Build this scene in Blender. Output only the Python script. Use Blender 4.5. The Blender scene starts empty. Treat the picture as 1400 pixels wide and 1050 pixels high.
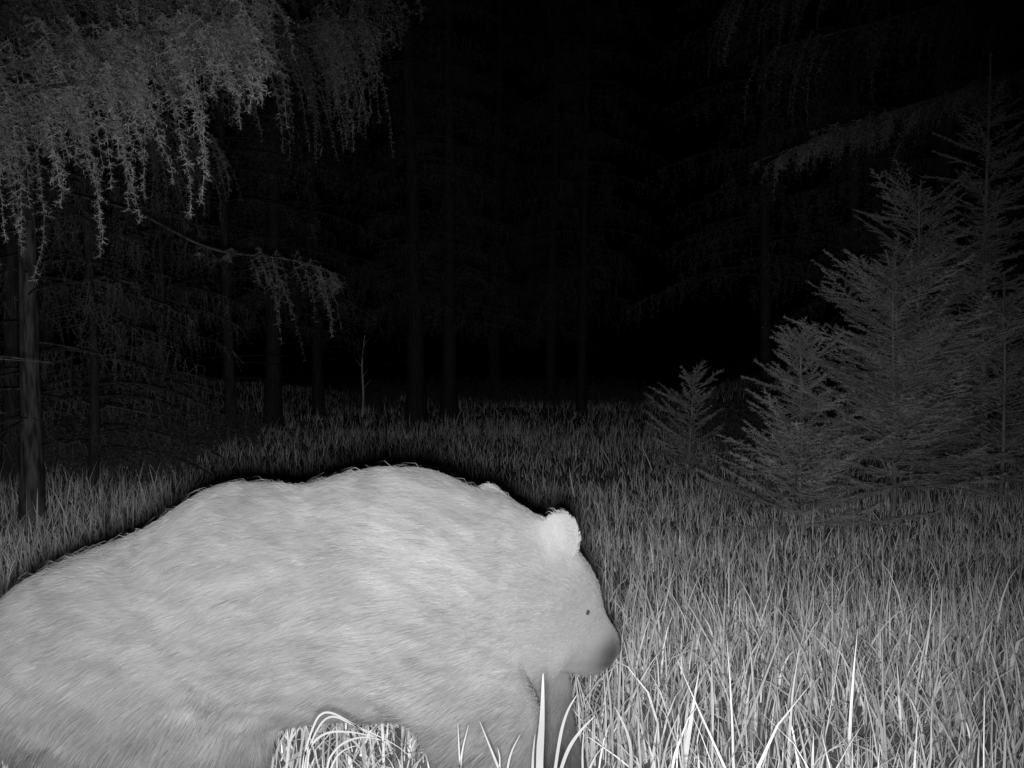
import bpy, math
import numpy as np
from mathutils import Vector, Matrix

sc = bpy.context.scene
COL = sc.collection

# ------------------------------------------------------------------ camera
F = 1435.0            # focal length in pixels of the 1400 wide photograph
CAMZ = 1.25
HOR = 470.0
cam_d = bpy.data.cameras.new('camera')
cam_d.sensor_width = 36.0
cam_d.lens = 36.0 * F / 1400.0
cam_d.clip_start = 0.05
cam_d.clip_end = 400.0
cam = bpy.data.objects.new('camera', cam_d)
COL.objects.link(cam)
cam.location = (0, 0, CAMZ)
cam.rotation_euler = (math.radians(90) - math.atan((525 - HOR) / F), 0, 0)
sc.camera = cam

# ------------------------------------------------------------------ night sky
world = bpy.data.worlds.new('World')
sc.world = world
world.use_nodes = True
wn = world.node_tree.nodes
wl = world.node_tree.links
bgn = wn['Background']
sky = wn.new('ShaderNodeTexSky')
sky.sky_type = 'NISHITA'
sky.sun_disc = False
sky.sun_elevation = math.radians(-9)
sky.sun_rotation = math.radians(180)
bw = wn.new('ShaderNodeRGBToBW')
wl.new(sky.outputs[0], bw.inputs[0])
wl.new(bw.outputs[0], bgn.inputs[0])
bgn.inputs[1].default_value = 0.05

# ------------------------------------------------------------------ the trail camera's infrared flash: the only light of the place
fl = bpy.data.lights.new('infrared_flash', 'SPOT')
fl.energy = 830.0
fl.spot_size = math.radians(87)
fl.spot_blend = 1.0
fl.shadow_soft_size = 0.045
flo = bpy.data.objects.new('infrared_flash', fl)
COL.objects.link(flo)
flo.location = (-0.012, 0.0, CAMZ - 0.066)
_dir = Vector((-0.07, 1.0, -0.20))
flo.rotation_euler = _dir.to_track_quat('-Z', 'Y').to_euler()

sc.view_settings.view_transform = 'Standard'
sc.view_settings.look = 'None'
sc.view_settings.exposure = 0.0
sc.view_settings.gamma = 1.0
sc.render.engine = 'CYCLES'
sc.cycles.max_bounces = 4
sc.cycles.diffuse_bounces = 2
sc.cycles.transparent_max_bounces = 4


# ------------------------------------------------------------------ helpers
def px(x, y, d):
    """world point at depth d for a pixel of the photograph (used to read off positions)"""
    return np.array([(x - 700) / F * d, d, CAMZ - (y - HOR) / F * d])


def vnoise(p, seed=0):
    """smooth value noise, p (...,3) -> 0..1"""
    p = np.asarray(p, float)
    i = np.floor(p).astype(np.int64)
    f = p - i
    f = f * f * (3 - 2 * f)

    def h(ix, iy, iz):
        n = (ix * 374761393 + iy * 668265263 + iz * 2147483647 + seed * 974634777) & 0xffffffff
        n = ((n ^ (n >> 13)) * 1274126177) & 0xffffffff
        return ((n ^ (n >> 16)) & 0xffff) / 65535.0
    r = 0
    for a in (0, 1):
        for b in (0, 1):
            for c in (0, 1):
                w = (f[..., 0] if a else 1 - f[..., 0]) * (f[..., 1] if b else 1 - f[..., 1]) * (f[..., 2] if c else 1 - f[..., 2])
                r = r + w * h(i[..., 0] + a, i[..., 1] + b, i[..., 2] + c)
    return r


def n2(x, y, s, seed=0):
    return vnoise(np.stack([np.asarray(x) * s, np.asarray(y) * s, np.zeros_like(x) + 0.5], -1), seed)


def ground_z(x, y):
    x = np.asarray(x, float)
    y = np.asarray(y, float)
    z = 0.10 * (n2(x, y, 0.5, 3) - 0.5) + 0.03 * (n2(x, y, 1.7, 4) - 0.5)
    z = z * np.clip((y - 1) / 3, 0, 1)
    bank = np.clip((x - 2.0 - 0.05 * y) / 6, 0, 1) * np.clip((y - 10) / 6, 0, 1)
    z = z + 1.0 * bank * bank * (3 - 2 * bank)
    bl = np.clip((-x - 3.5) / 5, 0, 1) * np.clip((y - 8) / 8, 0, 1)
    z = z + 0.5 * bl
    return z


def make_mesh(name, verts, faces_flat, nper, mat, parent=None, tone=None, smooth=False, normals=None):
    """verts (N,3); faces_flat flat index array of faces all with nper corners"""
    verts = np.asarray(verts, np.float32)
    faces_flat = np.asarray(faces_flat, np.int32).ravel()
    me = bpy.data.meshes.new(name)
    nf = len(faces_flat) // nper
    me.vertices.add(len(verts))
    me.vertices.foreach_set('co', verts.ravel())
    me.loops.add(len(faces_flat))
    me.loops.foreach_set('vertex_index', faces_flat)
    me.polygons.add(nf)
    me.polygons.foreach_set('loop_start', np.arange(nf, dtype=np.int32) * nper)
    me.polygons.foreach_set('loop_total', np.full(nf, nper, np.int32))
    if smooth:
        me.polygons.foreach_set('use_smooth', np.ones(nf, bool))
    if tone is not None:
        a = me.attributes.new('tone', 'FLOAT', 'POINT')
        a.data.foreach_set('value', np.asarray(tone, np.float32))
    me.update(calc_edges=True)
    if normals is not None:
        me.normals_split_custom_set_from_vertices([tuple(v) for v in normals])
    me.materials.append(mat)
    o = bpy.data.objects.new(name, me)
    COL.objects.link(o)
    if parent is not None:
        o.parent = parent
    return o


def tag(o, label=None, cat=None, group=None, kind=None):
    if label: o['label'] = label
    if cat: o['category'] = cat
    if group: o['group'] = group
    if kind: o['kind'] = kind
    return o


def empty(name, loc, rz=0.0):
    o = bpy.data.objects.new(name, None)
    COL.objects.link(o)
    o.empty_display_size = 0.2
    o.location = loc
    o.rotation_euler = (0, 0, rz)
    return o


def norm(v):
    return v / np.maximum(np.linalg.norm(v, axis=-1, keepdims=True), 1e-9)


# ------------------------------------------------------------------ materials (monochrome infrared reflectances)
def mat_new(name):
    m = bpy.data.materials.new(name)
    m.use_nodes = True
    nt = m.node_tree
    for n in list(nt.nodes):
        nt.nodes.remove(n)
    return m, nt.nodes, nt.links


def leafy(name, lo, hi, rough=0.6, spec=0.3, trans=0.25, nscale=9.0):
    """grey foliage: tone attribute x noise picks a reflectance between lo and hi"""
    m, N, L = mat_new(name)
    out = N.new('ShaderNodeOutputMaterial')
    at = N.new('ShaderNodeAttribute'); at.attribute_name = 'tone'
    tc = N.new('ShaderNodeNewGeometry')
    no = N.new('ShaderNodeTexNoise'); no.inputs['Scale'].default_value = nscale
    no.inputs['Detail'].default_value = 3
    L.new(tc.outputs['Position'], no.inputs['Vector'])
    mx = N.new('ShaderNodeMath'); mx.operation = 'MULTIPLY_ADD'
    mx.inputs[1].default_value = 0.5; L.new(no.outputs[0], mx.inputs[0]); L.new(at.outputs['Fac'], mx.inputs[2])
    mr = N.new('ShaderNodeMapRange')
    mr.inputs['From Min'].default_value = 0.2; mr.inputs['From Max'].default_value = 1.2
    mr.inputs['To Min'].default_value = lo; mr.inputs['To Max'].default_value = hi
    L.new(mx.outputs[0], mr.inputs['Value'])
    bs = N.new('ShaderNodeBsdfPrincipled')
    L.new(mr.outputs[0], bs.inputs['Base Color'])
    bs.inputs['Roughness'].default_value = rough
    bs.inputs['Specular IOR Level'].default_value = spec
    tr = N.new('ShaderNodeBsdfTranslucent')
    L.new(mr.outputs[0], tr.inputs['Color'])
    mi = N.new('ShaderNodeMixShader'); mi.inputs[0].default_value = trans
    L.new(bs.outputs[0], mi.inputs[1]); L.new(tr.outputs[0], mi.inputs[2])
    L.new(mi.outputs[0], out.inputs[0])
    return m


def barky(name, lo, hi, scale=30.0):
    m, N, L = mat_new(name)
    out = N.new('ShaderNodeOutputMaterial')
    tc = N.new('ShaderNodeTexCoord')
    mp = N.new('ShaderNodeMapping'); mp.inputs['Scale'].default_value = (1, 1, 0.18)
    L.new(tc.outputs['Object'], mp.inputs[0])
    no = N.new('ShaderNodeTexNoise'); no.inputs['Scale'].default_value = scale
    no.inputs['Detail'].default_value = 6
    L.new(mp.outputs[0], no.inputs['Vector'])
    mr = N.new('ShaderNodeMapRange')
    mr.inputs['From Min'].default_value = 0.38; mr.inputs['From Max'].default_value = 0.64
    mr.inputs['To Min'].default_value = lo; mr.inputs['To Max'].default_value = hi
    L.new(no.outputs[0], mr.inputs['Value'])
    bs = N.new('ShaderNodeBsdfPrincipled')
    L.new(mr.outputs[0], bs.inputs['Base Color'])
    bs.inputs['Roughness'].default_value = 0.85
    bp = N.new('ShaderNodeBump'); bp.inputs['Strength'].default_value = 0.8
    bp.inputs['Distance'].default_value = 0.02
    L.new(no.outputs[0], bp.inputs['Height']); L.new(bp.outputs[0], bs.inputs['Normal'])
    L.new(bs.outputs[0], out.inputs[0])
    return m


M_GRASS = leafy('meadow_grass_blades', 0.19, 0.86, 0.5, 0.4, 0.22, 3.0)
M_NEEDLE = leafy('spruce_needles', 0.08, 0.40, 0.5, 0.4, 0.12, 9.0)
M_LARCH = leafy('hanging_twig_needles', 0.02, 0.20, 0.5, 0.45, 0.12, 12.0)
M_DIMN = leafy('shaded_spruce_needles', 0.03, 0.17, 0.6, 0.2, 0.1, 3.0)  # darker copy of the spruce needles, shade put into the colour
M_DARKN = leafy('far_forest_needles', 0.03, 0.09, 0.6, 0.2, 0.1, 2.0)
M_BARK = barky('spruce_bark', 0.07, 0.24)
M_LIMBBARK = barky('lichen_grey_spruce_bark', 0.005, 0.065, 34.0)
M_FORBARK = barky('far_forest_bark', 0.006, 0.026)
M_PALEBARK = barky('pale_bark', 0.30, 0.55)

m, N, L = mat_new('meadow_soil')
out = N.new('ShaderNodeOutputMaterial')
g = N.new('ShaderNodeNewGeometry')
no = N.new('ShaderNodeTexNoise'); no.inputs['Scale'].default_value = 14; no.inputs['Detail'].default_value = 8
L.new(g.outputs['Position'], no.inputs['Vector'])
cr = N.new('ShaderNodeMapRange'); cr.inputs['To Min'].default_value = 0.06; cr.inputs['To Max'].default_value = 0.22
L.new(no.outputs[0], cr.inputs['Value'])
bs = N.new('ShaderNodeBsdfPrincipled'); bs.inputs['Roughness'].default_value = 0.95
bs.inputs['Specular IOR Level'].default_value = 0.1
L.new(cr.outputs[0], bs.inputs['Base Color'])
bp = N.new('ShaderNodeBump'); bp.inputs['Strength'].default_value = 0.6
L.new(no.outputs[0], bp.inputs['Height']); L.new(bp.outputs[0], bs.inputs['Normal'])
L.new(bs.outputs[0], out.inputs[0])
M_SOIL = m


def furry(name, lo, hi):
    m, N, L = mat_new(name)
    out = N.new('ShaderNodeOutputMaterial')
    at = N.new('ShaderNodeAttribute'); at.attribute_name = 'tone'
    mr = N.new('ShaderNodeMapRange')
    mr.inputs['To Min'].default_value = lo; mr.inputs['To Max'].default_value = hi
    L.new(at.outputs['Fac'], mr.inputs['Value'])
    bs = N.new('ShaderNodeBsdfPrincipled')
    bs.inputs['Roughness'].default_value = 0.75
    bs.inputs['Diffuse Roughness'].default_value = 1.0
    bs.inputs['Specular IOR Level'].default_value = 0.15
    bs.inputs['Sheen Weight'].default_value = 0.25
    bs.inputs['Sheen Roughness'].default_value = 0.5
    L.new(mr.outputs[0], bs.inputs['Base Color'])
    L.new(mr.outputs[0], bs.inputs['Sheen Tint'])
    L.new(bs.outputs[0], out.inputs[0])
    return m


M_FUR = furry('bear_fur', 0.02, 0.235)


def plain(name, v, rough, spec=0.5):
    m, N, L = mat_new(name)
    out = N.new('ShaderNodeOutputMaterial')
    tc = N.new('ShaderNodeTexCoord')
    no = N.new('ShaderNodeTexNoise'); no.inputs['Scale'].default_value = 150
    L.new(tc.outputs['Object'], no.inputs['Vector'])
    mr = N.new('ShaderNodeMapRange'); mr.inputs['To Min'].default_value = v * 0.7; mr.inputs['To Max'].default_value = v * 1.3
    L.new(no.outputs[0], mr.inputs['Value'])
    bs = N.new('ShaderNodeBsdfPrincipled'); bs.inputs['Roughness'].default_value = rough
    bs.inputs['Specular IOR Level'].default_value = spec
    L.new(mr.outputs[0], bs.inputs['Base Color'])
    L.new(bs.outputs[0], out.inputs[0])
    return m


M_NOSE = plain('bear_nose_leather', 0.06, 0.5)
M_EYE = plain('bear_eye', 0.02, 0.6, .2)
M_CLAW = plain('bear_claw_horn', 0.18, 0.4)

# ------------------------------------------------------------------ ground
gx = np.concatenate([np.linspace(-120, -16, 14), np.linspace(-14, 14, 141), np.linspace(16, 120, 14)])
gy = np.concatenate([np.linspace(-40, -2, 8), np.linspace(-1, 30, 156), np.linspace(32, 220, 14)])
GX, GY = np.meshgrid(gx, gy)
GV = np.stack([GX, GY, ground_z(GX, GY)], -1).reshape(-1, 3)
nx, ny = len(gx), len(gy)
ii = (np.arange(ny - 1)[:, None] * nx + np.arange(nx - 1)[None]).ravel()
GF = np.stack([ii, ii + 1, ii + nx + 1, ii + nx], 1)
ground = make_mesh('ground', GV, GF, 4, M_SOIL, smooth=True)
tag(ground, 'dark soil of the forest clearing under the tall grass', 'ground', kind='structure')


# ------------------------------------------------------------------ blades
def blades(P, H, W, yaw, lean, bend, tone, seg=4, lie=None):
    """curved tapering grass blades. P roots (n,3); yaw lean direction; lean rad at the root, bend rad added to the tip"""
    n = len(P)
    c = P.copy()
    d = np.stack([np.cos(yaw), np.sin(yaw), np.zeros(n)], 1)
    side_a = yaw + np.pi / 2 + (lie if lie is not None else 0)
    side = np.stack([np.cos(side_a), np.sin(side_a), np.zeros(n)], 1)
    prof = {3: [1, .9, .6, 0.04], 4: [.8, 1, .85, .5, .04], 6: [.75, .95, 1, .9, .7, .4, .03]}[seg]
    V = np.empty((n, (seg + 1) * 2, 3))
    for k in range(seg + 1):
        V[:, 2 * k] = c - side * (W * prof[k] * .5)[:, None]
        V[:, 2 * k + 1] = c + side * (W * prof[k] * .5)[:, None]
        a = lean + bend * ((k + .5) / seg) ** 1.6
        c = c + (d * np.sin(a)[:, None] + np.array([0, 0, 1.]) * np.cos(a)[:, None]) * (H / seg)[:, None]
    base = np.arange(n)[:, None] * ((seg + 1) * 2)
    f = []
    for k in range(seg):
        f.append(np.stack([base + 2 * k, base + 2 * k + 1, base + 2 * k + 3, base + 2 * k + 2], -1).reshape(n, 4))
    Fq = np.stack(f, 1).reshape(-1, 4)
    T = np.repeat(tone, (seg + 1) * 2)
    return V.reshape(-1, 3), Fq, T


def merge(parts):
    vs, fs, ts, off = [], [], [], 0
    for v, f, t in parts:
        vs.append(v); fs.append(f + off); ts.append(t); off += len(v)
    return np.concatenate(vs), np.concatenate(fs), np.concatenate(ts)


rng = np.random.default_rng(11)


def scatter(y0, y1, dens, spread=0.62):
    """random roots in a trapezoid a bit wider than the view"""
    amax = spread * y1 + 1.2
    n = int((y1 - y0) * 2 * amax * dens)
    y = rng.uniform(y0, y1, n); x = rng.uniform(-amax, amax, n)
    k = np.abs(x) < spread * y + 1.2
    return x[k], y[k]


def height_scale(x, y):
    """where the bear has pushed the grass down in front of and under itself"""
    s = np.ones_like(x)
    under = (x > -1.7) & (x < 0.35) & (y > 2.1) & (y < 2.95)
    s = np.where(under, 0.42, s)
    front = (x < -0.42) & (y < 2.75)
    s = np.where(front, 0.38, s)
    s = np.where((x >= -0.42) & (x < 0.3) & (y < 2.25), 0.62, s)
    s = np.where((x >= 0.3) & (y < 2.0), 0.75, s)
    return s


gp = []
for (y0, y1, dens, wmul, seg) in ((1.0, 3.0, 1500, 1.3, 4), (3.0, 4.5, 2000, 1.2, 4), (4.5, 6.5, 1700, .85, 4), (6.5, 9.0, 1000, .9, 4), (9.0, 15.0, 420, 1.1, 3), (15.0, 26.0, 130, 1.7, 3)):
    x, y = scatter(y0, y1, dens)
    n = len(x)
    patch = n2(x, y, 1.3, 7)
    patch2 = n2(x, y, 0.45, 8)
    keep = rng.random(n) < (0.25 + 1.1 * patch)
    x, y, patch, patch2 = x[keep], y[keep], patch[keep], patch2[keep]
    n = len(x)
    kind = rng.random(n)
    H = np.where(kind < 0.62, rng.uniform(.08, .25, n), np.where(kind < 0.95, rng.uniform(.20, .40, n), rng.uniform(.40, .60, n)))
    H = H * (0.7 + 0.55 * patch2) * height_scale(x, y)
    H = H * np.interp(y, [2.5, 3.6, 5.5, 8], [1, .9, .66, .55])
    W = rng.uniform(.0026, .0078, n) * np.where(rng.random(n) < .05, 1.5, 1) * wmul * np.where(kind > .94, 1.1, 1)
    yaw = rng.uniform(0, 2 * np.pi, n)
    lean = np.abs(rng.normal(0.16, 0.20, n)) + np.where(rng.random(n) < .18, rng.uniform(.3, 1.0, n), 0)
    flat = rng.random(n) < .06
    lean = np.where(flat, rng.uniform(1.1, 1.5, n), lean)
    bend = rng.normal(0.45, 0.55, n) + np.where(rng.random(n) < .16, rng.uniform(.6, 1.8, n), 0)
    tone = np.clip(0.15 + 0.45 * rng.random(n) ** 1.5 + np.where(kind > .6, .2, 0) * rng.random(n) + .25 * (patch - .5), 0, 1)
    tone = np.where(rng.random(n) < .06, rng.uniform(.8, 1.1, n), tone)
    tone = np.where(flat, tone + .25, tone)
    lie = rng.uniform(-1.2, 1.2, n)
    P = np.stack([x, y, ground_z(x, y) - .01], 1)
    v, f, t = blades(P, H, W, yaw, lean, bend, tone, seg, lie)
    gp.append((v, f, t))
v, f, t = merge(gp)
grass = make_mesh('grass', v, f, 4, M_GRASS, tone=t)
tag(grass, 'pale long meadow grass filling the clearing', 'grass', kind='stuff')
print('grass faces', len(f))


# ------------------------------------------------------------------ foliage tools
def tube(path, rad, nseg=7):
    path = np.asarray(path, float)
    n = len(path)
    tg = norm(np.gradient(path, axis=0))
    up = np.array([0, 0, 1.]) if abs(tg[0][2]) < .9 else np.array([1., 0, 0])
    a = norm(np.cross(tg, up)); b = np.cross(tg, a)
    an = np.linspace(0, 2 * np.pi, nseg, endpoint=False)
    V = path[:, None] + np.asarray(rad)[:, None, None] * (a[:, None] * np.cos(an)[None, :, None] + b[:, None] * np.sin(an)[None, :, None])
    f = []
    for i in range(n - 1):
        for j in range(nseg):
            k = (j + 1) % nseg
            f.append((i * nseg + j, i * nseg + k, (i + 1) * nseg + k, (i + 1) * nseg + j))
    return V.reshape(-1, 3), np.array(f), np.full(n * nseg, .5)


class Twigs:
    """collects twigs (start, end, radius) and grows needles on them, one mesh"""
    def __init__(s, seed):
        s.r = np.random.default_rng(seed)
        s.A = []; s.B = []; s.T = []

    def add(s, a, b, tone=.5):
        s.A.append(np.atleast_2d(a)); s.B.append(np.atleast_2d(b)); s.T.append(np.full(len(s.A[-1]), tone))

    def build(s, spacing, length, width, fwd=0.9, stem=0.0018, tonevar=.35):
        A = np.concatenate(s.A); B = np.concatenate(s.B); T = np.concatenate(s.T)
        r = s.r
        D = B - A
        Ln = np.linalg.norm(D, axis=1)
        Dn = norm(D)
        cnt = np.maximum(1, (Ln / spacing).astype(int))
        idx = np.repeat(np.arange(len(A)), cnt)
        n = len(idx)
        u = r.random(n)
        p = A[idx] + D[idx] * u[:, None]
        rd = r.normal(size=(n, 3))
        rd = rd - (rd * Dn[idx]).sum(1, keepdims=True) * Dn[idx]
        rd = norm(rd)
        nd = norm(rd + Dn[idx] * (fwd * r.uniform(.6, 1.4, n))[:, None])
        l = length * r.uniform(.6, 1.2, n)
        w = width * r.uniform(.7, 1.3, n)
        sd = norm(np.cross(nd, norm(r.normal(size=(n, 3)))))
        V = np.empty((n, 3, 3))
        V[:, 0] = p - sd * (w * .5)[:, None]
        V[:, 1] = p + sd * (w * .5)[:, None]
        V[:, 2] = p + nd * l[:, None]
        F1 = np.arange(n * 3).reshape(n, 3)
        t1 = np.repeat(np.clip(T[idx] + tonevar * (r.random(n) - .5), 0, 1.2), 3)
        # stems: two crossed slivers
        m_ = len(A)
        s1 = norm(np.cross(Dn, np.array([.1, .2, 1.])))
        s2 = np.cross(Dn, s1)
        SV = np.empty((m_, 2, 3, 3))
        for k, ss in enumerate((s1, s2)):
            SV[:, k, 0] = A - ss * stem; SV[:, k, 1] = A + ss * stem; SV[:, k, 2] = B
        F2 = np.arange(m_ * 6).reshape(-1, 3) + n * 3
        t2 = np.repeat(T + .1, 6)
        return np.concatenate([V.reshape(-1, 3), SV.reshape(-1, 3)]), np.concatenate([F1, F2]), np.concatenate([t1, t2])


def bezier(a, b, c, n):
    t = np.linspace(0, 1, n)[:, None]
    return (1 - t) ** 2 * a + 2 * t * (1 - t) * b + t ** 2 * c


def young_spruce(px_, top_py, d, rad, seed, label, density=1.0, mat=None, spacing=.0036, nlen=.019, nwid=.0024, whorl=.15, dead=0.06, lean=(0, 0), lmul=1.0, pw=.6, up=0.0, lead=None):
    r = np.random.default_rng(seed)
    base = px(px_, HOR, d)[:2]
    gz = float(ground_z(base[0], base[1]))
    h = px(px_, top_py, d)[2] - gz
    root = empty('young_spruce', (base[0], base[1], gz))
    tag(root, label, 'young spruce', 'young spruces at the edge of the clearing')
    npt = 14
    tt = np.linspace(0, 1, npt)
    path = np.stack([lean[0] * tt ** 1.5 + .015 * np.sin(tt * 5 + seed), lean[1] * tt + .015 * np.cos(tt * 4 + seed), tt * h - .05 * (1 - tt)], 1)
    trad = (.0075 * h + .003) * (1 - tt) ** .8 + .0042
    at_h = lambda z: np.array([np.interp(z, path[:, 2], path[:, k]) for k in range(3)])
    wood = [tube(path, trad, 8)]
    tw = Twigs(seed)
    z = .12 * h if h > 1.6 else .06
    leader = lead or min(.42, .2 * h)
    # needles on the leader itself
    for _ in range(2): tw.add(at_h(h - leader), at_h(h), 1.0)
    levels = []
    while z < h - leader * .9:
        levels.append((z, 1.0)); levels.append((z + whorl * .5, .6))
        z += whorl * r.uniform(.85, 1.2)
    levels.append((h - leader, .55))
    for z, lm in levels:
        if z > h - leader * .8: continue
        rel = z / h
        nb = r.integers(6, 9) if lm > .7 else r.integers(3, 6)
        a0 = r.uniform(0, 2 * np.pi)
        for k in range(nb):
            az = a0 + 2 * np.pi * k / nb + r.normal(0, .35)
            Lb = (rad * (1 - rel) ** pw * r.uniform(.5, 1.25) * (lm if lm == 1 else lm * 1.3) + .05) * lmul
            el = np.interp(rel, [0, .3, .7, 1], [.12, .40, .55, .75]) + up + r.normal(0, .13)
            Lb *= .55 + .9 * float(vnoise(np.array([np.cos(az) * 1.3 + 5, np.sin(az) * 1.3 + 5, z * 2.2]), seed))
            o = at_h(z)
            dr = np.array([np.cos(az) * np.cos(el), np.sin(az) * np.cos(el), np.sin(el)])
            end = o + dr * Lb + np.array([0, 0, -.05 * Lb])
            midp = o + dr * Lb * .5 + np.array([0, 0, -.10 * Lb * (1 - rel)])
            nb_ = max(6, int(Lb / .07))
            bp_ = bezier(o, midp, end, nb_)
            bp_[1:-1] += r.normal(0, .004, (nb_ - 2, 3))
            if Lb > .15:
                wood.append(tube(bp_, np.linspace(.005 * (Lb / .8) + .0016, .001, nb_), 5))
            isdead = (r.random() < dead and rel < .6)
            tone = r.uniform(.15, .75)
            if isdead: continue
            for iq, (a_, b_) in enumerate(zip(bp_[:-1], bp_[1:])):
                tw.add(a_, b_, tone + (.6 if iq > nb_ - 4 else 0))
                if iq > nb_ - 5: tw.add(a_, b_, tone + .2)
            # side twigs, in the plane of the branch
            step = .030 / density
            s = .18 * Lb
            side = norm(np.cross(dr, np.array([0, 0, 1.])))
            sg = 1
            while s < Lb * .97:
                f_ = s / Lb
                p = np.array([np.interp(f_, np.linspace(0, 1, nb_), bp_[:, q]) for q in range(3)])
                tl = (.36 * (Lb - s) + .03) * r.uniform(.4, 1.3)
                tl = min(tl, .26)
                td = norm(dr * r.uniform(.8, 1.2) + side * sg * 1.0 + np.array([0, 0, r.uniform(-.15, .18)]))
                q = p + td * tl + np.array([0, 0, r.uniform(-.35, .12) * tl])
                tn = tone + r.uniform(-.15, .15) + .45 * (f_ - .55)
                tw.add(p, q, tn)
                # tertiary twiglets
                if tl > .09:
                    for u in np.arange(.35, .95, .045 / tl):
                        pp = p + (q - p) * u
                        s2 = norm(np.cross(td, np.array([0, 0, 1.]))) * (1 if r.random() < .5 else -1)
                        tl2 = min(.09, .5 * tl * (1 - u) + .02)
                        tw.add(pp, pp + norm(td + s2 * .9 + np.array([0, 0, r.uniform(-.2, .2)])) * tl2, tn)
                sg = -sg
                s += step * r.uniform(.7, 1.3)
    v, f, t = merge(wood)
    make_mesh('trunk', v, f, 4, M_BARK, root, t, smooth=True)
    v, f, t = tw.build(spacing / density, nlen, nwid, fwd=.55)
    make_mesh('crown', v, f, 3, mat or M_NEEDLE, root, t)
    print('young spruce', label[:30], 'h %.2f' % h, len(f))
    return root


YS = [
    # px, top_py, depth, radius
    (1252, 256, 8.2, 1.34, 1, 'bushiest young spruce on the right with wide dense branches and a short bare leader', dict(pw=.36, up=.02, lead=.2, dead=.08, whorl=.23, density=.9)),
    (1346, 76, 8.8, 1.05, 2, 'tallest young spruce with a long bare leader rising above the others', dict(whorl=.2, lmul=.9, pw=.5, lead=.46, up=-.05, dead=.1)),
    (1222, 345, 7.5, 1.0, 3, 'mid height young spruce whose straight pale leader stands in front of the bushiest one', dict(pw=.4, up=.05, lead=.22)),
    (1094, 455, 7.9, 0.60, 4, 'small narrow young spruce at the left foot of the bushiest one', dict(pw=.38, lead=.05, density=1.15, up=.1)),
    (946, 512, 9.8, 0.44, 5, 'tiny lone spruce seedling standing apart in the grass', dict(nlen=.022, density=.8, pw=.3, lead=.10, up=.15)),
    (1098, 610, 6.9, 0.70, 6, 'low spreading spruce seedling with bright tips reaching out over the grass', dict(lmul=1.1, pw=.3, up=.0, density=1.2, lead=.06)),
    (1372, 372, 7.8, 0.75, 7, 'thinly branched young spruce with a straight pale stem just right of the tallest one', dict(dead=.45)),
    (1310, 420, 9.4, 0.9, 8, 'shaded young spruce filling the gap behind the two taller ones', dict(density=.8)),
    (1455, 300, 9.0, 1.0, 9, 'broad young spruce half out of the picture at the right edge', dict(density=.8)),
]
for p in YS:
    young_spruce(p[0], p[1], p[2], p[3], p[4] * 17, p[5], **p[6])


# ------------------------------------------------------------------ trees with long hanging twigs
def hanging_limb(tw, wood, path, rbase, r, strands, smin, smax, lat=.35, tone=.5, envelope=None, sub=True, start=.15, fixed=None):
    """a limb with short laterals from which twigs hang like a curtain"""
    path = np.asarray(path, float)
    n = 16
    seg = np.linspace(0, 1, len(path))
    tt = np.linspace(0, 1, n)
    P = np.stack([np.interp(tt, seg, path[:, k]) for k in range(3)], 1)
    P[1:-1] = (P[:-2] + 2 * P[1:-1] + P[2:]) / 4
    wood.append(tube(P, np.linspace(rbase, .004, n), 7))
    for k in range(n - 1):
        if tt[k] > start: tw.add(P[k], P[k + 1], tone)
    ncl = max(3, strands // 7)
    cu = start + (1 - start) * (np.arange(ncl) + r.random(ncl)) / ncl
    cf = r.uniform(.35, 1.3, ncl)
    for i in range(strands):
        ci = r.integers(ncl)
        u = float(np.clip(cu[ci] + r.normal(0, .018), start, .995))
        if fixed is not None:
            fx = fixed[i % len(fixed)]
            u = float(np.clip(fx[0] + r.normal(0, .012), 0, .995)); cf[ci] = fx[1]
        o = np.array([np.interp(u, tt, P[:, k]) for k in range(3)])
        tg = norm(P[min(n - 1, int(u * (n - 1)) + 1)] - P[int(u * (n - 1))] + 1e-6)
        side = norm(np.cross(tg, np.array([0, 0, 1.])))
        sl = r.uniform(-1, 1) * lat * (1.1 - .6 * u)
        q = o + side * sl + tg * abs(sl) * .7 + np.array([0, 0, .04 * r.normal() - .18 * abs(sl)])
        m_ = 4
        lp = bezier(o, (o + q) / 2 + np.array([0, 0, .05 * abs(sl)]), q, m_)
        for a_, b_ in zip(lp[:-1], lp[1:]): tw.add(a_, b_, tone + .05)
        # hanging twig
        Ls = r.uniform(smin, smax) if r.random() < .75 else r.uniform(smax * .7, smax * 1.15)
        Ls *= cf[ci]
        if envelope is not None: Ls *= envelope(u)
        tn = tone + r.uniform(-.2, .25)
        ns = max(3, int(Ls / .05))
        pt = q.copy()
        sway = r.normal(0, .07, 2)
        for k in range(ns):
            dd = norm(np.array([sway[0] + r.normal(0, .10) + tg[0] * .5 * (1 - k / ns), sway[1] + r.normal(0, .10), -1.0]))
            nx_ = pt + dd * Ls / ns
            tw.add(pt, nx_, tn)
            if sub:
                nsub = 5 if k < ns * .6 else 3
                for j in range(nsub):
                    a = r.uniform(0, 2 * np.pi)
                    l2 = r.uniform(.02, .085) * (1 - .75 * k / ns)
                    a0_ = pt + (nx_ - pt) * r.random()
                    tw.add(a0_, a0_ + norm(np.array([np.cos(a), np.sin(a), r.uniform(-1.0, -.1)])) * l2, tn + r.uniform(-.1, .2))
            pt = nx_


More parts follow.
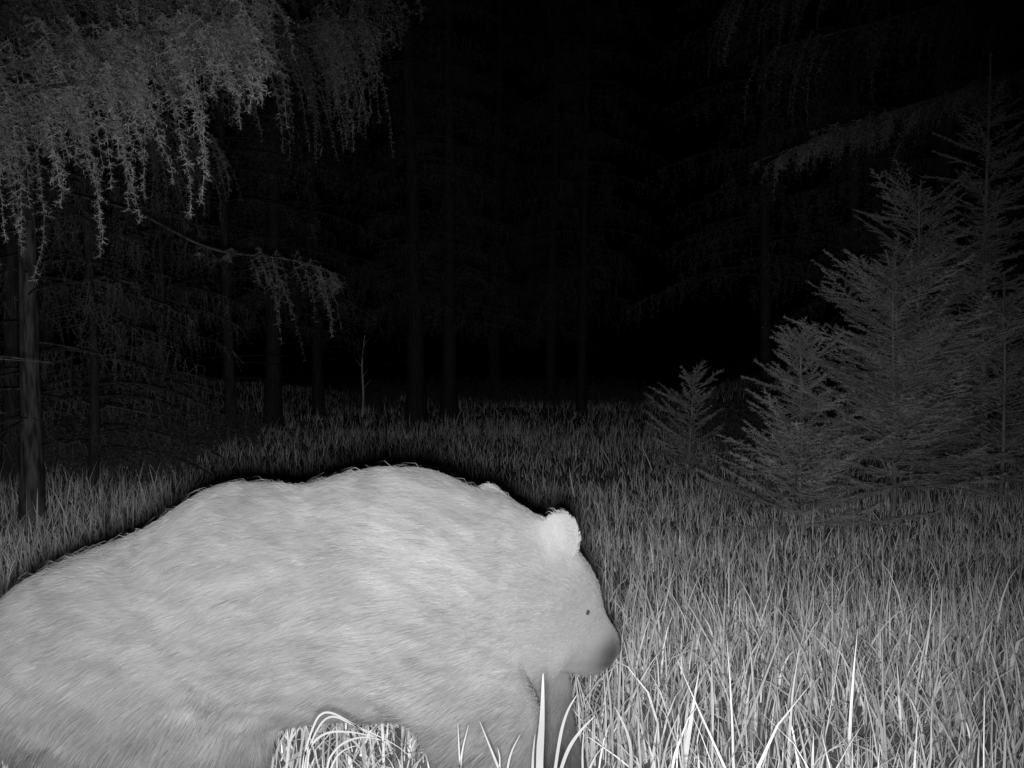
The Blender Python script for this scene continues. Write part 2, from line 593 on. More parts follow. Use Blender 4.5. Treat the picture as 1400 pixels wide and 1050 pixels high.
def big_tree(name, base_xy, h, r0, label, limbs, seed, mat=None, needle=(.0030, .017, .0030), cat='tree', group='large spruces hanging over the clearing', bark=None, extra=None):
    """limbs: list of dict(path=[...world points...], ...) all belong to this tree"""
    r = np.random.default_rng(seed)
    gz = float(ground_z(*base_xy))
    root = empty(name, (base_xy[0], base_xy[1], gz))
    tag(root, label, cat, group)
    off = np.array([base_xy[0], base_xy[1], gz])
    tt = np.linspace(0, 1, 16)
    path = np.stack([.05 * np.sin(tt * 6 + seed) * tt, .05 * np.cos(tt * 5) * tt, tt * h - .15 * (1 - tt)], 1)
    rr = r0 * (1 - .85 * tt) * (1 + .35 * np.exp(-tt * 30))
    wood = [tube(path, rr, 14)]
    tw = Twigs(seed)
    for lb in limbs:
        pts = np.array(lb['path']) - off
        hanging_limb(tw, wood, pts, lb.get('r', .02), r, lb['n'], lb['smin'], lb['smax'], lb.get('lat', .35), lb.get('tone', .5), lb.get('env'), lb.get('sub', True), lb.get('start', .12), lb.get('fixed'))
    # dead stubs low on the trunk
    for k in range(26):
        z = r.uniform(.6, 3.4); az = r.uniform(0, 6.28); l = r.uniform(.12, .7)
        o = np.array([np.interp(z, path[:, 2], path[:, 0]), np.interp(z, path[:, 2], path[:, 1]), z])
        e = o + np.array([np.cos(az) * l, np.sin(az) * l, r.uniform(-.3, .05) * l])
        wood.append(tube(bezier(o, (o + e) / 2 + np.array([0, 0, .03]), e, 5), np.linspace(.008, .002, 5), 5))
        if l > .35: tw.add((o + e) / 2, e, .1)
    if extra: extra(tw, wood, r)
    v, f, t = merge(wood)
    make_mesh('trunk', v, f, 4, bark or M_LIMBBARK, root, t, smooth=True)
    if tw.A:
        v, f, t = tw.build(*needle, fwd=.5)
        make_mesh('crown', v, f, 3, mat or M_LARCH, root, t)
        print(label[:30], len(f))
    return root


# the near one, trunk just outside the left edge, limbs reaching into the picture
T1 = (-2.75, 4.6)
big_tree('overhanging_spruce', T1, 9.0, .15, 'large spruce outside the left edge whose bright drooping twigs hang nearest the lens', [
    dict(path=[(T1[0], T1[1], 2.35), px(20, 100, 4.1), px(130, 70, 3.9), px(250, 45, 3.8), px(335, 48, 3.8)], r=.011, n=46, smin=.75, smax=1.0, lat=.10, tone=.55, start=.15,
         fixed=[(.22, .80), (.26, .5), (.31, .88), (.375, .48), (.46, .66), (.51, .48), (.56, .5), (.60, .38), (.68, .64), (.73, .3), (.76, .27), (.88, .26), (.94, .28), (.20, .6), (.34, .6), (.985, .2)]),
    dict(path=[(T1[0], T1[1], 2.38), px(20, 92, 4.15), px(130, 62, 3.95), px(250, 40, 3.85), px(325, 40, 3.85)], r=.008, n=110, smin=.04, smax=.24, lat=.34, tone=.3, start=.15),
    dict(path=[(T1[0], T1[1], 2.25), px(-30, 150, 3.9), px(60, 125, 3.75), px(160, 110, 3.7)], r=.008, n=34, smin=.08, smax=.35, lat=.2, tone=.45, start=.25),
    dict(path=[(T1[0], T1[1], 2.75), px(60, 20, 4.6), px(200, -10, 4.5), px(290, -20, 4.4)], r=.012, n=80, smin=.12, smax=.45, lat=.5, tone=.15, start=.15),
    dict(path=[(T1[0], T1[1], 3.0), px(100, -70, 4.5), px(260, -60, 4.2), px(335, -40, 4.1), ], r=.014, n=90, smin=.10, smax=.38, lat=.35, tone=.3, start=.15),
    dict(path=[(T1[0], T1[1], 2.9), px(-60, -40, 4.6), px(60, -50, 4.7), px(180, -70, 4.8)], r=.024, n=100, smin=.15, smax=.5, lat=.5, tone=.1, start=.1),
], 5)

T2 = (-3.31, 7.2)
big_tree('hanging_spruce', T2, 11.0, .072, 'large spruce with a bare rough trunk at the left edge and long dim drooping branches', [
    dict(path=[(T2[0], T2[1], 3.1), px(230, 60, 6.6), px(400, 45, 6.3), px(500, 28, 6.1)], r=.02, n=110, smin=.2, smax=.62, lat=.35, tone=.02, start=.3),
    dict(path=[(T2[0], T2[1], 3.4), px(250, -30, 6.9), px(420, -20, 6.6), px(520, -10, 6.4)], r=.02, n=90, smin=.15, smax=.5, lat=.5, tone=-.1, start=.25),
    dict(path=[(T2[0], T2[1], 2.35), px(110, 270, 7.0), px(190, 288, 6.9), px(250, 325, 6.8), px(300, 346, 6.75), px(350, 350, 6.7), px(410, 356, 6.65), px(460, 376, 6.6)], r=.010, n=30, smin=.3, smax=.42, lat=.07, tone=.05, start=.3,
         fixed=[(.70, .5), (.74, 1.5), (.78, 1.0), (.84, .5), (.88, 1.0), (.93, 1.2), (.97, .3), (.99, .12), (.6, .15), (.5, .1)]),
    dict(path=[(T2[0], T2[1], 3.0), px(120, 130, 7.6), px(220, 170, 7.8), px(300, 200, 8.0)], r=.02, n=60, smin=.2, smax=.55, lat=.5, tone=.2, start=.2),
    dict(path=[(T2[0], T2[1], 3.3), px(0, 60, 6.4), px(-40, 90, 6.0)], r=.02, n=40, smin=.2, smax=.55, lat=.5, tone=.2, start=.2),
], 9, needle=(.0052, .015, .0036))

T3 = (5.2, 9.6)
big_tree('hanging_spruce', T3, 12.0, .14, 'large spruce beyond the right edge reaching drooping boughs behind the young spruces', [
    dict(path=[(T3[0], T3[1], 3.9), px(1330, 120, 9.0), px(1200, 160, 8.7), px(1085, 205, 8.4)], r=.016, n=230, smin=.06, smax=.28, lat=.60, tone=.3, start=.1),
    dict(path=[(T3[0], T3[1], 4.6), px(1330, 0, 9.3), px(1180, 40, 9.0), px(1060, 70, 8.8)], r=.03, n=90, smin=.2, smax=.75, lat=.5, tone=.05, start=.15),
    dict(path=[(T3[0], T3[1], 5.0), px(1300, -60, 9.3), px(1130, -40, 9.0), px(1000, 5, 8.8)], r=.03, n=80, smin=.2, smax=.7, lat=.4, tone=.1, start=.15),
], 13, needle=(.0065, .018, .0045))


# ------------------------------------------------------------------ the forest round the clearing
def forest_tree(name, x, y, h, r0, crown_from, seed, coarse=1.0, rad=1.6, mat=None):
    """trunk with bare dead lower stubs and a crown of drooping boughs from crown_from upward"""
    r = np.random.default_rng(seed)
    gz = float(ground_z(x, y))
    root = empty(name, (x, y, gz))
    tt = np.linspace(0, 1, 14)
    path = np.stack([.08 * np.sin(tt * 4 + seed), .05 * np.cos(tt * 3 + seed), tt * h - .2 * (1 - tt)], 1)
    wood = [tube(path, r0 * (1 - .9 * tt) * (1 + .4 * np.exp(-tt * 40)), 12)]
    at_h = lambda z: np.array([np.interp(z, path[:, 2], path[:, k]) for k in range(3)])
    tw = Twigs(seed)
    for k in range(int(crown_from * 5)):
        z = r.uniform(.8, max(1.0, crown_from)); az = r.uniform(0, 6.28); l = r.uniform(.2, .8)
        o = at_h(z)
        e = o + np.array([np.cos(az) * l, np.sin(az) * l, r.uniform(-.2, .1) * l])
        wood.append(tube(bezier(o, (o + e) / 2 + np.array([0, 0, .03]), e, 5), np.linspace(.008, .003, 5), 4))
    z = crown_from
    while z < h:
        rel = (z - crown_from) / (h - crown_from + 1e-6)
        nb = r.integers(4, 7)
        for k in range(nb):
            az = r.uniform(0, 6.28); Lb = rad * (1 - rel) ** .8 * r.uniform(.6, 1.1) + .1
            o = at_h(min(z + r.uniform(-.15, .15), h))
            dr = np.array([np.cos(az), np.sin(az), 0.])
            e = o + dr * Lb + np.array([0, 0, -.25 * Lb])
            bpth = bezier(o, o + dr * Lb * .5 + np.array([0, 0, .08 * Lb]), e, 6)
            wood.append(tube(bpth, np.linspace(.016, .004, 6), 4))
            side = np.array([-dr[1], dr[0], 0])
            for u in np.arange(.15, 1.0, .09 / Lb):
                p = np.array([np.interp(u, np.linspace(0, 1, 6), bpth[:, q]) for q in range(3)])
                sgn = 1 if r.random() < .5 else -1
                tl = (.35 * (1 - u) + .15) * r.uniform(.5, 1.1) * min(1, Lb)
                q = p + (dr * .6 + side * sgn) * tl + np.array([0, 0, -.25 * tl])
                tn = r.uniform(.2, .8)
                tw.add(p, q, tn)
                for j in range(3):
                    pp = p + (q - p) * r.random()
                    tw.add(pp, pp + np.array([r.normal(0, .06), r.normal(0, .06), -r.uniform(.08, .3)]), tn)
        z += r.uniform(.28, .42)
    v, f, t = merge(wood)
    make_mesh('trunk', v, f, 4, M_FORBARK, root, t, smooth=True)
    v, f, t = tw.build(.014 * coarse, .03 * coarse ** .5, .008 * coarse, fwd=.5)
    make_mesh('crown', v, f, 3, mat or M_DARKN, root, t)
    return root


def place(px_, d):
    p = px(px_, HOR, d)
    return p[0], p[1]


def copy_tree(o, loc, rz, s=1.0):
    c = o.copy(); COL.objects.link(c)
    c.location = loc; c.rotation_euler = (0, 0, rz); c.scale = (s, s, s)
    for ch in o.children:
        k = ch.copy(); COL.objects.link(k); k.parent = c
    return c


FG = 'dark forest trees behind the clearing'
x, y = place(115, 9.2)
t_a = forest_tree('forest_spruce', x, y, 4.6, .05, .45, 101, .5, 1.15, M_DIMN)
tag(t_a, 'slim half grown spruce with dim feathery boughs beside the rough trunk on the left', 'spruce', FG)
x, y = place(562, 17.0)
t_b = forest_tree('forest_spruce', x, y, 13, .15, 2.0, 102, 1.3, 1.9)
tag(t_b, 'thickest of the faint trunks beyond the middle of the grass', 'spruce', FG)
x, y = place(312, 13.0)
t_c = forest_tree('forest_spruce', x, y, 12, .075, 1.9, 103, 1.4, 1.6)
tag(t_c, 'dim slender trunk under the drooping branch on the left', 'spruce', FG)

spots = [
    (612, 17.5, t_b, 1.3, .85, 'faint trunk just right of the thickest one beyond the grass'),
    (375, 15.0, t_b, 2.2, .8, 'dim trunk standing directly behind the drooping branch tips'),
    (757, 21.0, t_b, 3.1, .8, 'barely visible trunk beyond the centre of the clearing, left one of a pair'),
    (800, 19.0, t_c, 4.0, 1.1, 'barely visible slender trunk beyond the centre, right one of a pair'),
    (1050, 15.0, t_c, 5.0, 1.15, 'faint trunk rising between the lone seedling and the spruce thicket'),
    (10, 9.0, t_c, 2.6, .9, 'dark trunk at the very left edge beside the rough trunk'),
    (215, 11.5, t_a, 1.0, 1.0, 'dim feathery spruce between the slim half grown one and the slender trunk'),
    (-60, 10.5, t_a, 4.0, 1.2, 'feathery spruce cut off by the left edge'),
    (60, 13.0, t_b, 1.9, .9, 'tall dark spruce behind the rough trunk'),
    (430, 18.0, t_c, 0.4, 1.2, 'tall dark spruce right of the drooping branch'),
    (680, 24.0, t_b, 2.9, 1.0, 'black spruce deep in the forest behind the middle trunks'),
    (1160, 14.0, t_c, .9, 1.2, 'dark spruce directly behind the bushy young spruce'),
    (1290, 12.5, t_b, 4.4, .9, 'dark spruce behind the tallest young spruce'),
    (1420, 13.5, t_b, 5.4, .9, 'dark spruce behind the right edge'),
]
for (p_, d_, src, rz, s_, lab) in spots:
    x, y = place(p_, d_)
    c = copy_tree(src, (x, y, float(ground_z(x, y))), rz, s_)
    tag(c, lab, 'spruce', FG)

# pale dead sapling pole
x, y = place(494, 18.0)
root = empty('bare_sapling', (x, y, float(ground_z(x, y))))
tag(root, 'thin pale bare sapling stem left of the faint middle trunks', 'sapling')
tt = np.linspace(0, 1, 12)
pp = np.stack([.05 * tt + .02 * np.sin(tt * 7), 0 * tt, tt * 1.45 - .05], 1)
wd = [tube(pp, .026 * (1 - .7 * tt), 8)]
make_mesh('trunk', *wd[0][:2], 4, M_PALEBARK, root, wd[0][2], smooth=True)
rr = np.random.default_rng(4)
wd = []
for k in range(5):
    z = .5 + .18 * k; a = rr.uniform(0, 6.28); l = rr.uniform(.08, .22)
    o = np.array([np.interp(z, pp[:, 2], pp[:, 0]), 0, z])
    wd.append(tube(bezier(o, o + np.array([np.cos(a) * l * .5, np.sin(a) * l * .5, .05]), o + np.array([np.cos(a) * l, np.sin(a) * l, .14]), 5), np.linspace(.006, .002, 5), 5))
v, f, t = merge(wd)
make_mesh('branch', v, f, 4, M_PALEBARK, root, t, smooth=True)

# undergrowth at the foot of the forest, left and on the bank at the right
ug = []
r = np.random.default_rng(77)
tw = Twigs(78)
for (xa, xb, ya, yb, n) in ((-7.5, -3.0, 9.0, 13.0, 240), (2.2, 7.5, 10.5, 14.0, 260), (-3.5, 2.5, 20, 24, 160)):
    for k in range(n):
        x = r.uniform(xa, xb); y = r.uniform(ya, yb); z = float(ground_z(x, y))
        for j in range(r.integers(4, 8)):
            a = r.uniform(0, 6.28); l = r.uniform(.2, .55)
            e = np.array([x + np.cos(a) * l * .5, y + np.sin(a) * l * .5, z + l])
            b = np.array([x, y, z])
            tw.add(b, e, r.uniform(.2, .7))
            for q in range(4):
                u = r.uniform(.3, 1)
                p = b + (e - b) * u
                tw.add(p, p + r.normal(0, .07, 3), .5)
v, f, t = tw.build(.02, .045, .012, fwd=.4)
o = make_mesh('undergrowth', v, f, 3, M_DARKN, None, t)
tag(o, 'dim low undergrowth at the foot of the forest', 'undergrowth', kind='stuff')

# ------------------------------------------------------------------ the bear
BD = 2.5   # distance of its spine from the lens
# round cones: (a, ra, b, rb, blend); x along the body, y across (negative towards the lens), z up
RC = [
    ((-.965, 0, .488), .252, (-.62, 0, .625), .272, .05),
    ((-.62, 0, .625), .272, (-.28, 0, .645), .27, .05),
    ((-.28, 0, .650), .262, (-.07, .01, .665), .205, .06),
    ((-.07, .01, .665), .205, (.06, .035, .64), .128, .06),
    ((-.36, 0, .785), .125, (-.22, 0, .783), .135, .08),
    ((-.33, -.17, .72), .10, (-.20, -.20, .52), .09, .05),
    ((-.95, -.16, .62), .12, (-.78, -.19, .42), .12, .06),
    # head, lowered and turned a little away from the lens
    ((.055, .03, .640), .136, (.095, .055, .60), .118, .04),
    ((.115, .07, .565), .088, (.208, .135, .483), .056, .04),
    ((.11, .055, .63), .090, (.208, .135, .505), .052, .03),
    ((.09, .06, .52), .078, (.185, .120, .462), .042, .03),
    ((.045, -.03, .525), .085, (.05, -.03, .54), .085, .05),
    ((.02, .11, .53), .08, (.03, .11, .54), .08, .05),
    # near foreleg
    ((-.19, -.13, .61), .175, (-.065, -.17, .40), .118, .05),
    ((-.065, -.17, .40), .118, (-.04, -.17, .16), .095, .04),
    ((-.06, -.17, .16), .085, (-.03, -.17, .065), .072, .03),
    ((-.03, -.17, .06), .065, (.06, -.17, .048), .052, .02),
    # far foreleg, a step ahead
    ((-.12, .13, .58), .17, (.03, .16, .37), .105, .05),
    ((.03, .16, .37), .105, (.10, .16, .16), .078, .04),
    ((.10, .16, .16), .078, (.13, .16, .065), .070, .03),
    ((.13, .16, .06), .062, (.22, .16, .048), .050, .02),
    # near hind leg, stepping forward
    ((-.98, -.12, .50), .23, (-.72, -.17, .34), .165, .06),
    ((-.72, -.17, .34), .15, (-.84, -.17, .15), .085, .05),
    ((-.84, -.17, .13), .075, (-.80, -.17, .06), .062, .03),
    ((-.82, -.17, .055), .058, (-.66, -.17, .050), .055, .02),
    # far hind leg, pushing off
    ((-1.02, .12, .50), .22, (-.98, .16, .34), .145, .06),
    ((-.98, .16, .34), .14, (-1.18, .16, .18), .08, .05),
    ((-1.18, .16, .17), .075, (-1.15, .16, .07), .06, .03),
    ((-1.16, .16, .06), .058, (-1.02, .16, .050), .052, .02),
    # tail stub
    ((-1.22, 0, .56), .05, (-1.27, 0, .50), .035, .03),
]
EARS = [((.113, -.035, .792), (1, 1)), ((-.064, .115, .842), (1, 1))]


def bear_sdf(P):
    d = None
    for a, ra, b, rb, k in RC:
        a = np.array(a); b = np.array(b)
        ab = b - a
        t = np.clip(((P - a) @ ab) / (ab @ ab), 0, 1)
        di = np.linalg.norm(P - (a + t[..., None] * ab), axis=-1) - (ra + (rb - ra) * t)
        if d is None:
            d = di
        else:
            h = np.clip(.5 + .5 * (d - di) / k, 0, 1)
            d = d * (1 - h) + di * h - k * h * (1 - h)
    # ears: thick cupped discs facing forward (towards the muzzle), hollow in front
    fw = norm(np.array([.75, .66, -.1]))
    for c, _ in EARS:
        q = P - np.array(c)
        al = q @ fw
        rad = q - al[..., None] * fw
        e = np.sqrt((np.linalg.norm(rad, axis=-1) / .060) ** 2 + (al / .024) ** 2)
        di = (e - 1) * .024
        q2 = q - fw * .022
        hollow = np.linalg.norm(q2 * 1.0, axis=-1) - .034
        di = np.maximum(di, -hollow)
        k = .022
        h = np.clip(.5 + .5 * (d - di) / k, 0, 1)
        d = d * (1 - h) + di * h - k * h * (1 - h)
    # uneven muscle and long guard hair masses
    d = d - .012 * (vnoise(P * 7.0, 5) - .5) - .012 * (vnoise(P * 3.1, 6) - .5)
    return d


def surface_nets(fn, lo, hi, st):
    lo = np.array(lo); hi = np.array(hi)
    n = np.ceil((hi - lo) / st).astype(int) + 1
    ax = [lo[k] + st * np.arange(n[k]) for k in range(3)]
    D = np.empty(n, np.float32)
    YY, ZZ = np.meshgrid(ax[1], ax[2], indexing='ij')
    for i in range(n[0]):
        P = np.stack([np.full_like(YY, ax[0][i]), YY, ZZ], -1)
        D[i] = fn(P)
    S = D < 0
    cc = np.zeros(n - 1, int); acc = np.zeros((*(n - 1), 3)); cnt = np.zeros(n - 1)
    sl = lambda o: tuple(slice(o[k], n[k] - 1 + o[k]) for k in range(3))
    corners = [(a, b, c) for a in (0, 1) for b in (0, 1) for c in (0, 1)]
    for ci in corners:
        for k in range(3):
            if ci[k] == 0:
                cj = list(ci); cj[k] = 1
                d0 = D[sl(ci)]; d1 = D[sl(cj)]
                cr = (d0 < 0) != (d1 < 0)
                t = np.where(cr, d0 / np.where(cr, d0 - d1, 1), 0)
                for q in range(3):
                    acc[..., q] += np.where(cr, ci[q] + (t if q == k else 0), 0)
                cnt += cr
    act = cnt > 0
    vid = -np.ones(n - 1, int)
    vid[act] = np.arange(act.sum())
    I = np.argwhere(act)
    V = lo + st * (I + acc[act] / cnt[act][:, None])
    faces = []
    for k in range(3):
        u, w = [q for q in range(3) if q != k]
        a = S; o = [slice(None)] * 3; o1 = [slice(None)] * 3
        o[k] = slice(0, -1); o1[k] = slice(1, None)
        ch = a[tuple(o)] != a[tuple(o1)]
        ins = a[tuple(o)]
        E = np.argwhere(ch)
        E = E[(E[:, u] > 0) & (E[:, w] > 0) & (E[:, u] < n[u] - 1) & (E[:, w] < n[w] - 1)]
        inn = ins[tuple(E.T)]

        def vv(du, dw):
            Q = E.copy(); Q[:, u] -= du; Q[:, w] -= dw
            return vid[tuple(Q.T)]
        q = np.stack([vv(1, 1), vv(0, 1), vv(0, 0), vv(1, 0)], 1)
        flip = inn if k != 1 else ~inn
        q[~flip] = q[~flip][:, ::-1]
        faces.append(q)
    return V, np.concatenate(faces)


def sdf_grad(fn, P, e=.004):
    g = np.empty_like(P)
    for k in range(3):
        d = np.zeros(3); d[k] = e
        g[:, k] = fn(P + d) - fn(P - d)
    return norm(g)


BV, BF = surface_nets(bear_sdf, (-1.42, -.42, -.03), (.36, .42, 1.02), .0135)
print('bear verts', len(BV), 'faces', len(BF))
BN = sdf_grad(bear_sdf, BV)


def coat_tone(P):
    """coat colour with painted highlights and shade: paler ears, cheeks and muzzle sides, darker lower down and on the nose bridge"""
    t = np.full(len(P), .56)
    t += .08 * (vnoise(P * np.array([5, 8, 9.]), 31) - .5)
    t += .06 * (vnoise(P * np.array([16, 20, 30.]), 32) - .5)
    for c, rr_, a in (((.113, -.04, .80), .07, .60), ((-.064, .115, .86), .085, .9), ((-.28, -.2, .83), .06, .14), ((-.24, -.27, .69), .05, .14), ((-.10, -.2, .76), .08, .08), ((-.3, -.27, .60), .07, .08), ((.09, -.05, .50), .06, .16), ((.17, .06, .53), .04, .12), ((-.2, -.25, .78), .1, .14)):  # pale ears, cheek and muzzle; the shoulder and neck spots are painted highlights
        t += a * np.exp(-((P - np.array(c)) ** 2).sum(1) / rr_ ** 2)
    t -= .50 * np.exp(-((P - np.array((.245, .10, .475))) ** 2).sum(1) / .052 ** 2)
    t -= .16 * np.exp(-((P - np.array((.15, .0, .62))) ** 2).sum(1) / .03 ** 2)
    t -= .06 * np.exp(-((P[:, 2] - .452 - .25 * (.22 - P[:, 0])) / .006) ** 2) * (P[:, 0] > .13) * (P[:, 0] < .26)  # shade of the mouth crease painted in as a thin line
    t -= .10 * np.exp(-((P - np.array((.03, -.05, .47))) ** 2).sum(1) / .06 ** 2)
    t -= .50 * np.clip((.53 - P[:, 2]) / .32, 0, 1)  # gets darker from mid body down to the paws
    t -= .22 * np.exp(-((P - np.array((-1.15, -.2, .40))) ** 2).sum(1) / .22 ** 2)  # weaker flash over the hind flank, painted into the coat
    return np.clip(t, 0, 1.3)


bear = empty('bear', (0, BD, 0))
tag(bear, 'pale furred bear walking to the right with lowered head, filling the lower left', 'bear')
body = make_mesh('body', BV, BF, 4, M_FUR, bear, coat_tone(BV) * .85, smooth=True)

def on_surface(p):
    p = np.array([p], float)
    for _ in range(8):
        p = p - sdf_grad(bear_sdf, p) * bear_sdf(p)[:, None]
    return p[0]


# fur: short flat hairs lying along the body, one mesh
r = np.random.default_rng(42)
tri = BV[BF]
cen = tri.mean(1)
ar = .5 * np.linalg.norm(np.cross(tri[:, 2] - tri[:, 0], tri[:, 3] - tri[:, 1]), axis=1)
wgt = ar * np.where((cen[:, 1] < .1) | (cen[:, 0] > -.15), 1.0, .45)
NH = 240000
fi = r.choice(len(BF), NH, p=wgt / wgt.sum())
a, b = r.random(NH)[:, None], r.random(NH)[:, None]
q = tri[fi]
P = (q[:, 0] * (1 - a) + q[:, 1] * a) * (1 - b) + (q[:, 3] * (1 - a) + q[:, 2] * a) * b
Nn = sdf_grad(bear_sdf, P, .006)
# flow: backwards along the trunk, turning down over the rump, flanks and legs; over the face away from the nose
x = P[:, 0]; z = P[:, 2]
down = np.clip((-.35 - x) / .9, 0, 1) * .9 + np.clip((.55 - z) / .25, 0, 1) * 1.1
flow = np.stack([-np.ones(NH), np.zeros(NH), -down - .05], 1)
hb = np.clip((x + .08) / .2, 0, 1)[:, None]
flow = norm(flow) * (1 - hb) + hb * norm(norm(P - np.array([.24, .17, .45])) + np.array([-.5, 0, 0]))
leg = z < .33
flow[leg] = np.array([-.25, 0, -1.])
wob = np.stack([vnoise(P * 9, 51) - .5, vnoise(P * 9, 52) - .5, vnoise(P * 9, 53) - .5], 1)
clump = np.stack([vnoise(P * 32, 61) - .5, vnoise(P * 32, 62) - .5, vnoise(P * 32, 63) - .5], 1)
flow = norm(flow) + .35 * wob + .5 * clump + r.normal(0, .07, (NH, 3))
flow = flow - (flow * Nn).sum(1, keepdims=True) * Nn
flow = norm(flow)
el_ = (np.linalg.norm(P - np.array([.113, -.035, .792]), axis=1) < .06) | (np.linalg.norm(P - np.array([-.064, .115, .842]), axis=1) < .06)
face = np.linalg.norm(P - np.array([.19, .13, .49]), axis=1)
LN = .050 * r.uniform(.6, 1.25, NH) * np.clip((z + .1) / .5, .5, 1) * (1 - .45 * hb[:, 0])
LN = LN * np.clip(face / .18, .42, 1)
LN[el_] = .018
eye_d = np.linalg.norm(P - on_surface((.145, -.01, .62)), axis=1)
LN = LN * np.clip(eye_d / .03, .15, 1)
WD = r.uniform(.0011, .0021, NH) * (1 - .25 * hb[:, 0])
lift = r.uniform(.07, .20, NH)
guard = (r.random(NH) < .02) & (x < .0)
lift[guard] = r.uniform(.2, .38, guard.sum()); LN[guard] *= 1.15
side = norm(np.cross(flow, Nn))
side = norm(side + Nn * r.normal(0, .25, NH)[:, None])
V = np.empty((NH, 5, 3))
c0 = P - Nn * .002
c1 = P + flow * (LN * .5)[:, None] + Nn * (LN * lift)[:, None]
c2 = P + flow * LN[:, None] + Nn * (LN * lift * .9)[:, None] - np.array([0, 0, .004])
V[:, 0] = c0 - side * (WD * .5)[:, None]; V[:, 1] = c0 + side * (WD * .5)[:, None]
V[:, 2] = c1 - side * (WD * .42)[:, None]; V[:, 3] = c1 + side * (WD * .42)[:, None]
V[:, 4] = c2
bb = np.arange(NH)[:, None] * 5
FF = np.stack([np.concatenate([bb, bb + 1, bb + 3], 1), np.concatenate([bb, bb + 3, bb + 2], 1), np.concatenate([bb + 2, bb + 3, bb + 4], 1)], 1).reshape(-1, 3)
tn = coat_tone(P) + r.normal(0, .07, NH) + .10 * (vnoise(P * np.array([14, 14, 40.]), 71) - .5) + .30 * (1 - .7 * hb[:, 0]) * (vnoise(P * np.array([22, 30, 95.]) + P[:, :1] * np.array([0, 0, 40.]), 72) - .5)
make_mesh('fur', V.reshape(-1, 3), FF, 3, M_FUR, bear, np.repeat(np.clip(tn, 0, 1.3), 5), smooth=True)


def ellipsoid(c, r3, nu=14, nv=10, rot=None):
    u = np.linspace(0, 2 * np.pi, nu, endpoint=False); w = np.linspace(0, np.pi, nv)
    V = np.array([[np.sin(b_) * np.cos(a_) * r3[0], np.sin(b_) * np.sin(a_) * r3[1], np.cos(b_) * r3[2]] for b_ in w for a_ in u])
    if rot is not None: V = V @ np.array(rot.to_matrix()).T
    V = V + np.array(c)
    f = [(i * nu + j, (i + 1) * nu + j, (i + 1) * nu + (j + 1) % nu, i * nu + (j + 1) % nu) for i in range(nv - 1) for j in range(nu)]
    return V, np.array(f)


from mathutils import Euler
yaw_h = Euler((0, .5, .72))
v, f = ellipsoid((.246, .146, .480), (.026, .038, .027), rot=yaw_h)
nose = make_mesh('nose', v, f, 4, M_NOSE, bear, smooth=True)
v, f = ellipsoid((.256, .120, .474), (.006, .007, .009), rot=yaw_h)
make_mesh('nostril', v, f, 4, M_EYE, nose, smooth=True)


for c in ((.145, -.01, .62), (.085, .17, .62)):
    s_ = on_surface(c)
    v, f = ellipsoid(s_ - sdf_grad(bear_sdf, s_[None])[0] * .002, (.0065, .0065, .0065))
    make_mesh('eye', v, f, 4, M_EYE, bear, smooth=True)
for (bx, by) in ((.06, -.17), (.22, .16), (-.66, -.17), (-1.02, .16)):
    for k in range(5):
        yy = by + (k - 2) * .02
        o = np.array([bx + .035 - abs(k - 2) * .006, yy, .052])
        c = bezier(o, o + np.array([.03, 0, .012]), o + np.array([.05, 0, -.030]), 6)
        v, f, t = tube(c, np.linspace(.0065, .0012, 6), 6)
        make_mesh('claw', v, f, 4, M_CLAW, bear, t, smooth=True)


# ------------------------------------------------------------------ grass tufts standing in front of the bear, each one picked out by the flash
def ribbon(path, w, facing=(0, -1, 0)):
    path = np.asarray(path, float); n = len(path)
    tg = norm(np.gradient(path, axis=0))
    side = norm(np.cross(tg, np.array(facing, float)))
    u = np.linspace(0, 1, n)
    ww = w * np.minimum(1, (1.02 - u) * 2.2) * (.75 + .25 * np.minimum(1, u * 4))
    V = np.empty((n * 2, 3)); V[0::2] = path - side * ww[:, None] * .5; V[1::2] = path + side * ww[:, None] * .5
    i = np.arange(n - 1) * 2
    return V, np.stack([i, i + 1, i + 3, i + 2], 1), np.full(n * 2, .04)


def spline(pts):
    """corner cutting: smooth and free of overshoot"""
    p = np.array(pts, float)
    for _ in range(4):
        a, b = p[:-1], p[1:]
        m_ = np.empty((2 * len(a), 3)); m_[0::2] = .75 * a + .25 * b; m_[1::2] = .25 * a + .75 * b
        p = np.vstack([p[:1], m_, p[-1:]])
    return p


def tuft(label, base_px, d, stems, seed, extra=10):
    """stems: lists of points (dx, dy, z) in metres from the tuft's root, tip last, plus a width"""
    bx = (base_px - 700) / F * d
    gz = float(ground_z(bx, d))
    root = empty('grass_tuft', (bx, d, gz))
    tag(root, label, 'grass tuft', 'bright grass tufts in front of the bear')
    parts = [ribbon(spline(pts), w) for pts, w in stems]
    rr = np.random.default_rng(seed)
    for k in range(extra):
        a = rr.uniform(0, 6.28); l = rr.uniform(.12, .25); ln = rr.uniform(.02, .12)
        parts.append(ribbon(spline([(0, 0, -.01), (np.cos(a) * ln * .4, np.sin(a) * ln * .4, l * .6), (np.cos(a) * ln, np.sin(a) * ln, l)]), .005, (np.sin(a * 3), -1, 0)))
    v, f, t = merge(parts)
    make_mesh('blade', v, f, 4, M_GRASS, root, t)


def P3(x_, y_, d, base_px, base_d, dy=0.0):
    p = px(x_, y_, d + dy)
    return (p[0] - (base_px - 700) / F * base_d, dy, p[2] - float(ground_z((base_px - 700) / F * base_d, base_d)))


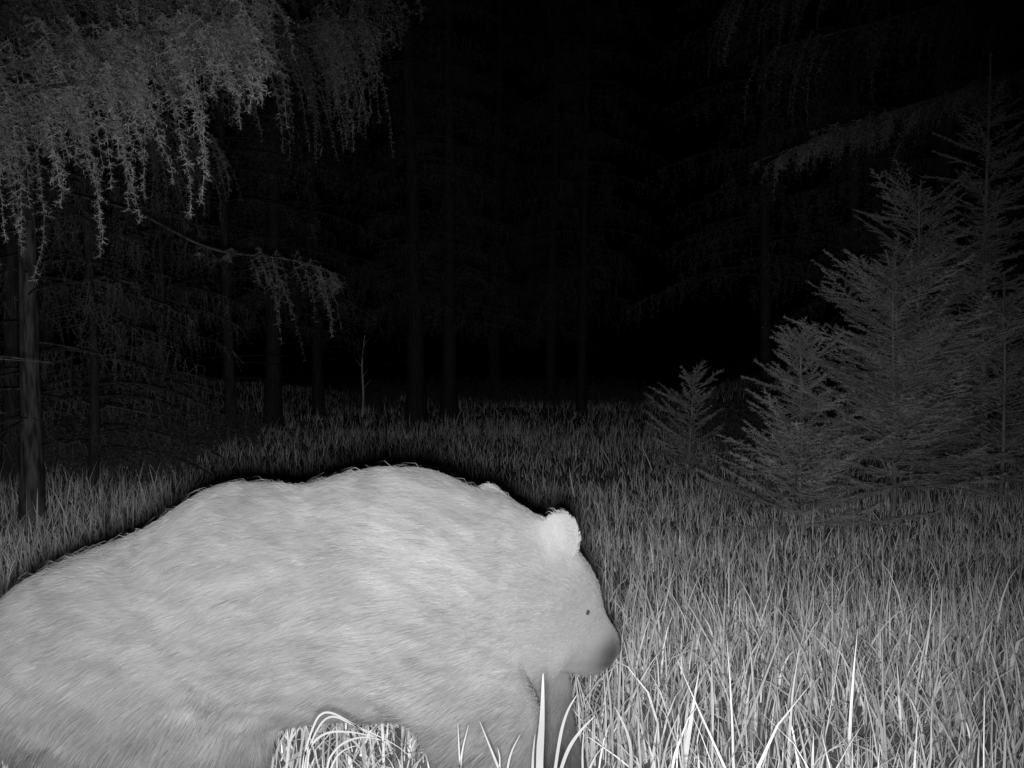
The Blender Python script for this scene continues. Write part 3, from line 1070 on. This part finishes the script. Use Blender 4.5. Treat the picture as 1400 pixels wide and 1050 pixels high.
d = 1.95
G = lambda x_, y_, dy=0.: P3(x_, y_, d, 415, d, dy)
tuft('tuft of long stalks bent over into pale arches before the belly', 415, d, [
    ([(0, 0, 0), G(408, 1050), G(424, 1000), G(434, 982), G(448, 979), G(470, 990), G(500, 1010), G(530, 1025)], 0.0037),
    ([(0, 0, 0), G(412, 1050), G(430, 1000), G(450, 982), G(480, 998), G(535, 1022), G(566, 1048)], 0.0032),
    ([(0, 0, 0), G(404, 1052), G(425, 1020), G(445, 1007), G(475, 1007), G(500, 1012), G(512, 1016)], 0.0040),
    ([(0, 0, 0), G(440, 1056), G(456, 1030), G(475, 1018), G(498, 1014), G(528, 1022)], 0.0036),
    ([(.02, 0, 0), G(436, 1100), G(452, 1046), G(470, 1030), G(490, 1026)], 0.0032),
], 1, 6)
d = 1.95
G = lambda x_, y_, dy=0.: P3(x_, y_, d, 742, d, dy)
tuft('broad upright blade with a needle tip under the bear jaw', 742, d, [
    ([(0, 0, 0), G(739, 1100), G(738, 1040), G(742, 990), G(743, 925)], .0135),
    ([(0, 0, 0), G(730, 1100), G(728, 1050), G(732, 1010)], 0.0050),
    ([(0, 0, 0), G(760, 1090), G(775, 1035), G(795, 1005), G(815, 985)], 0.0065),
    ([(0, 0, 0), G(755, 1100), G(765, 1020), G(775, 980), G(790, 955)], 0.0058),
], 2)
d = 2.0
G = lambda x_, y_, dy=0.: P3(x_, y_, d, 640, d, dy)
tuft('sparse crossing blades in front of the near foreleg', 640, d, [
    ([(0, 0, 0), G(625, 1100), G(629, 1040), G(640, 997)], 0.0043),
    ([(0, 0, 0), G(628, 1060), G(626, 1020), G(625, 995)], 0.0029),
    ([(.04, 0, 0), G(690, 1080), G(672, 1035), G(655, 992)], 0.0043),
    ([(.04, 0, 0), G(690, 1090), G(696, 1040), G(712, 1010)], 0.0040),
    ([(.02, 0, 0), G(680, 1100), G(684, 1045), G(680, 1030)], 0.0036),
], 3)
d = 2.15
G = lambda x_, y_, dy=0.: P3(x_, y_, d, 865, d, dy)
tuft('clump of blades just ahead of the bear muzzle with one leaning tip', 865, d, [
    ([(0, 0, 0), G(866, 1060), G(864, 1015), G(842, 972)], 0.0065),
    ([(0, 0, 0), G(800, 1090), G(797, 1040), G(800, 1000)], 0.0043),
    ([(0, 0, 0), G(880, 1070), G(876, 1020), G(874, 985)], 0.0043),
    ([(0, 0, 0), G(905, 1075), G(915, 1020), G(930, 985)], 0.0043),
], 4)
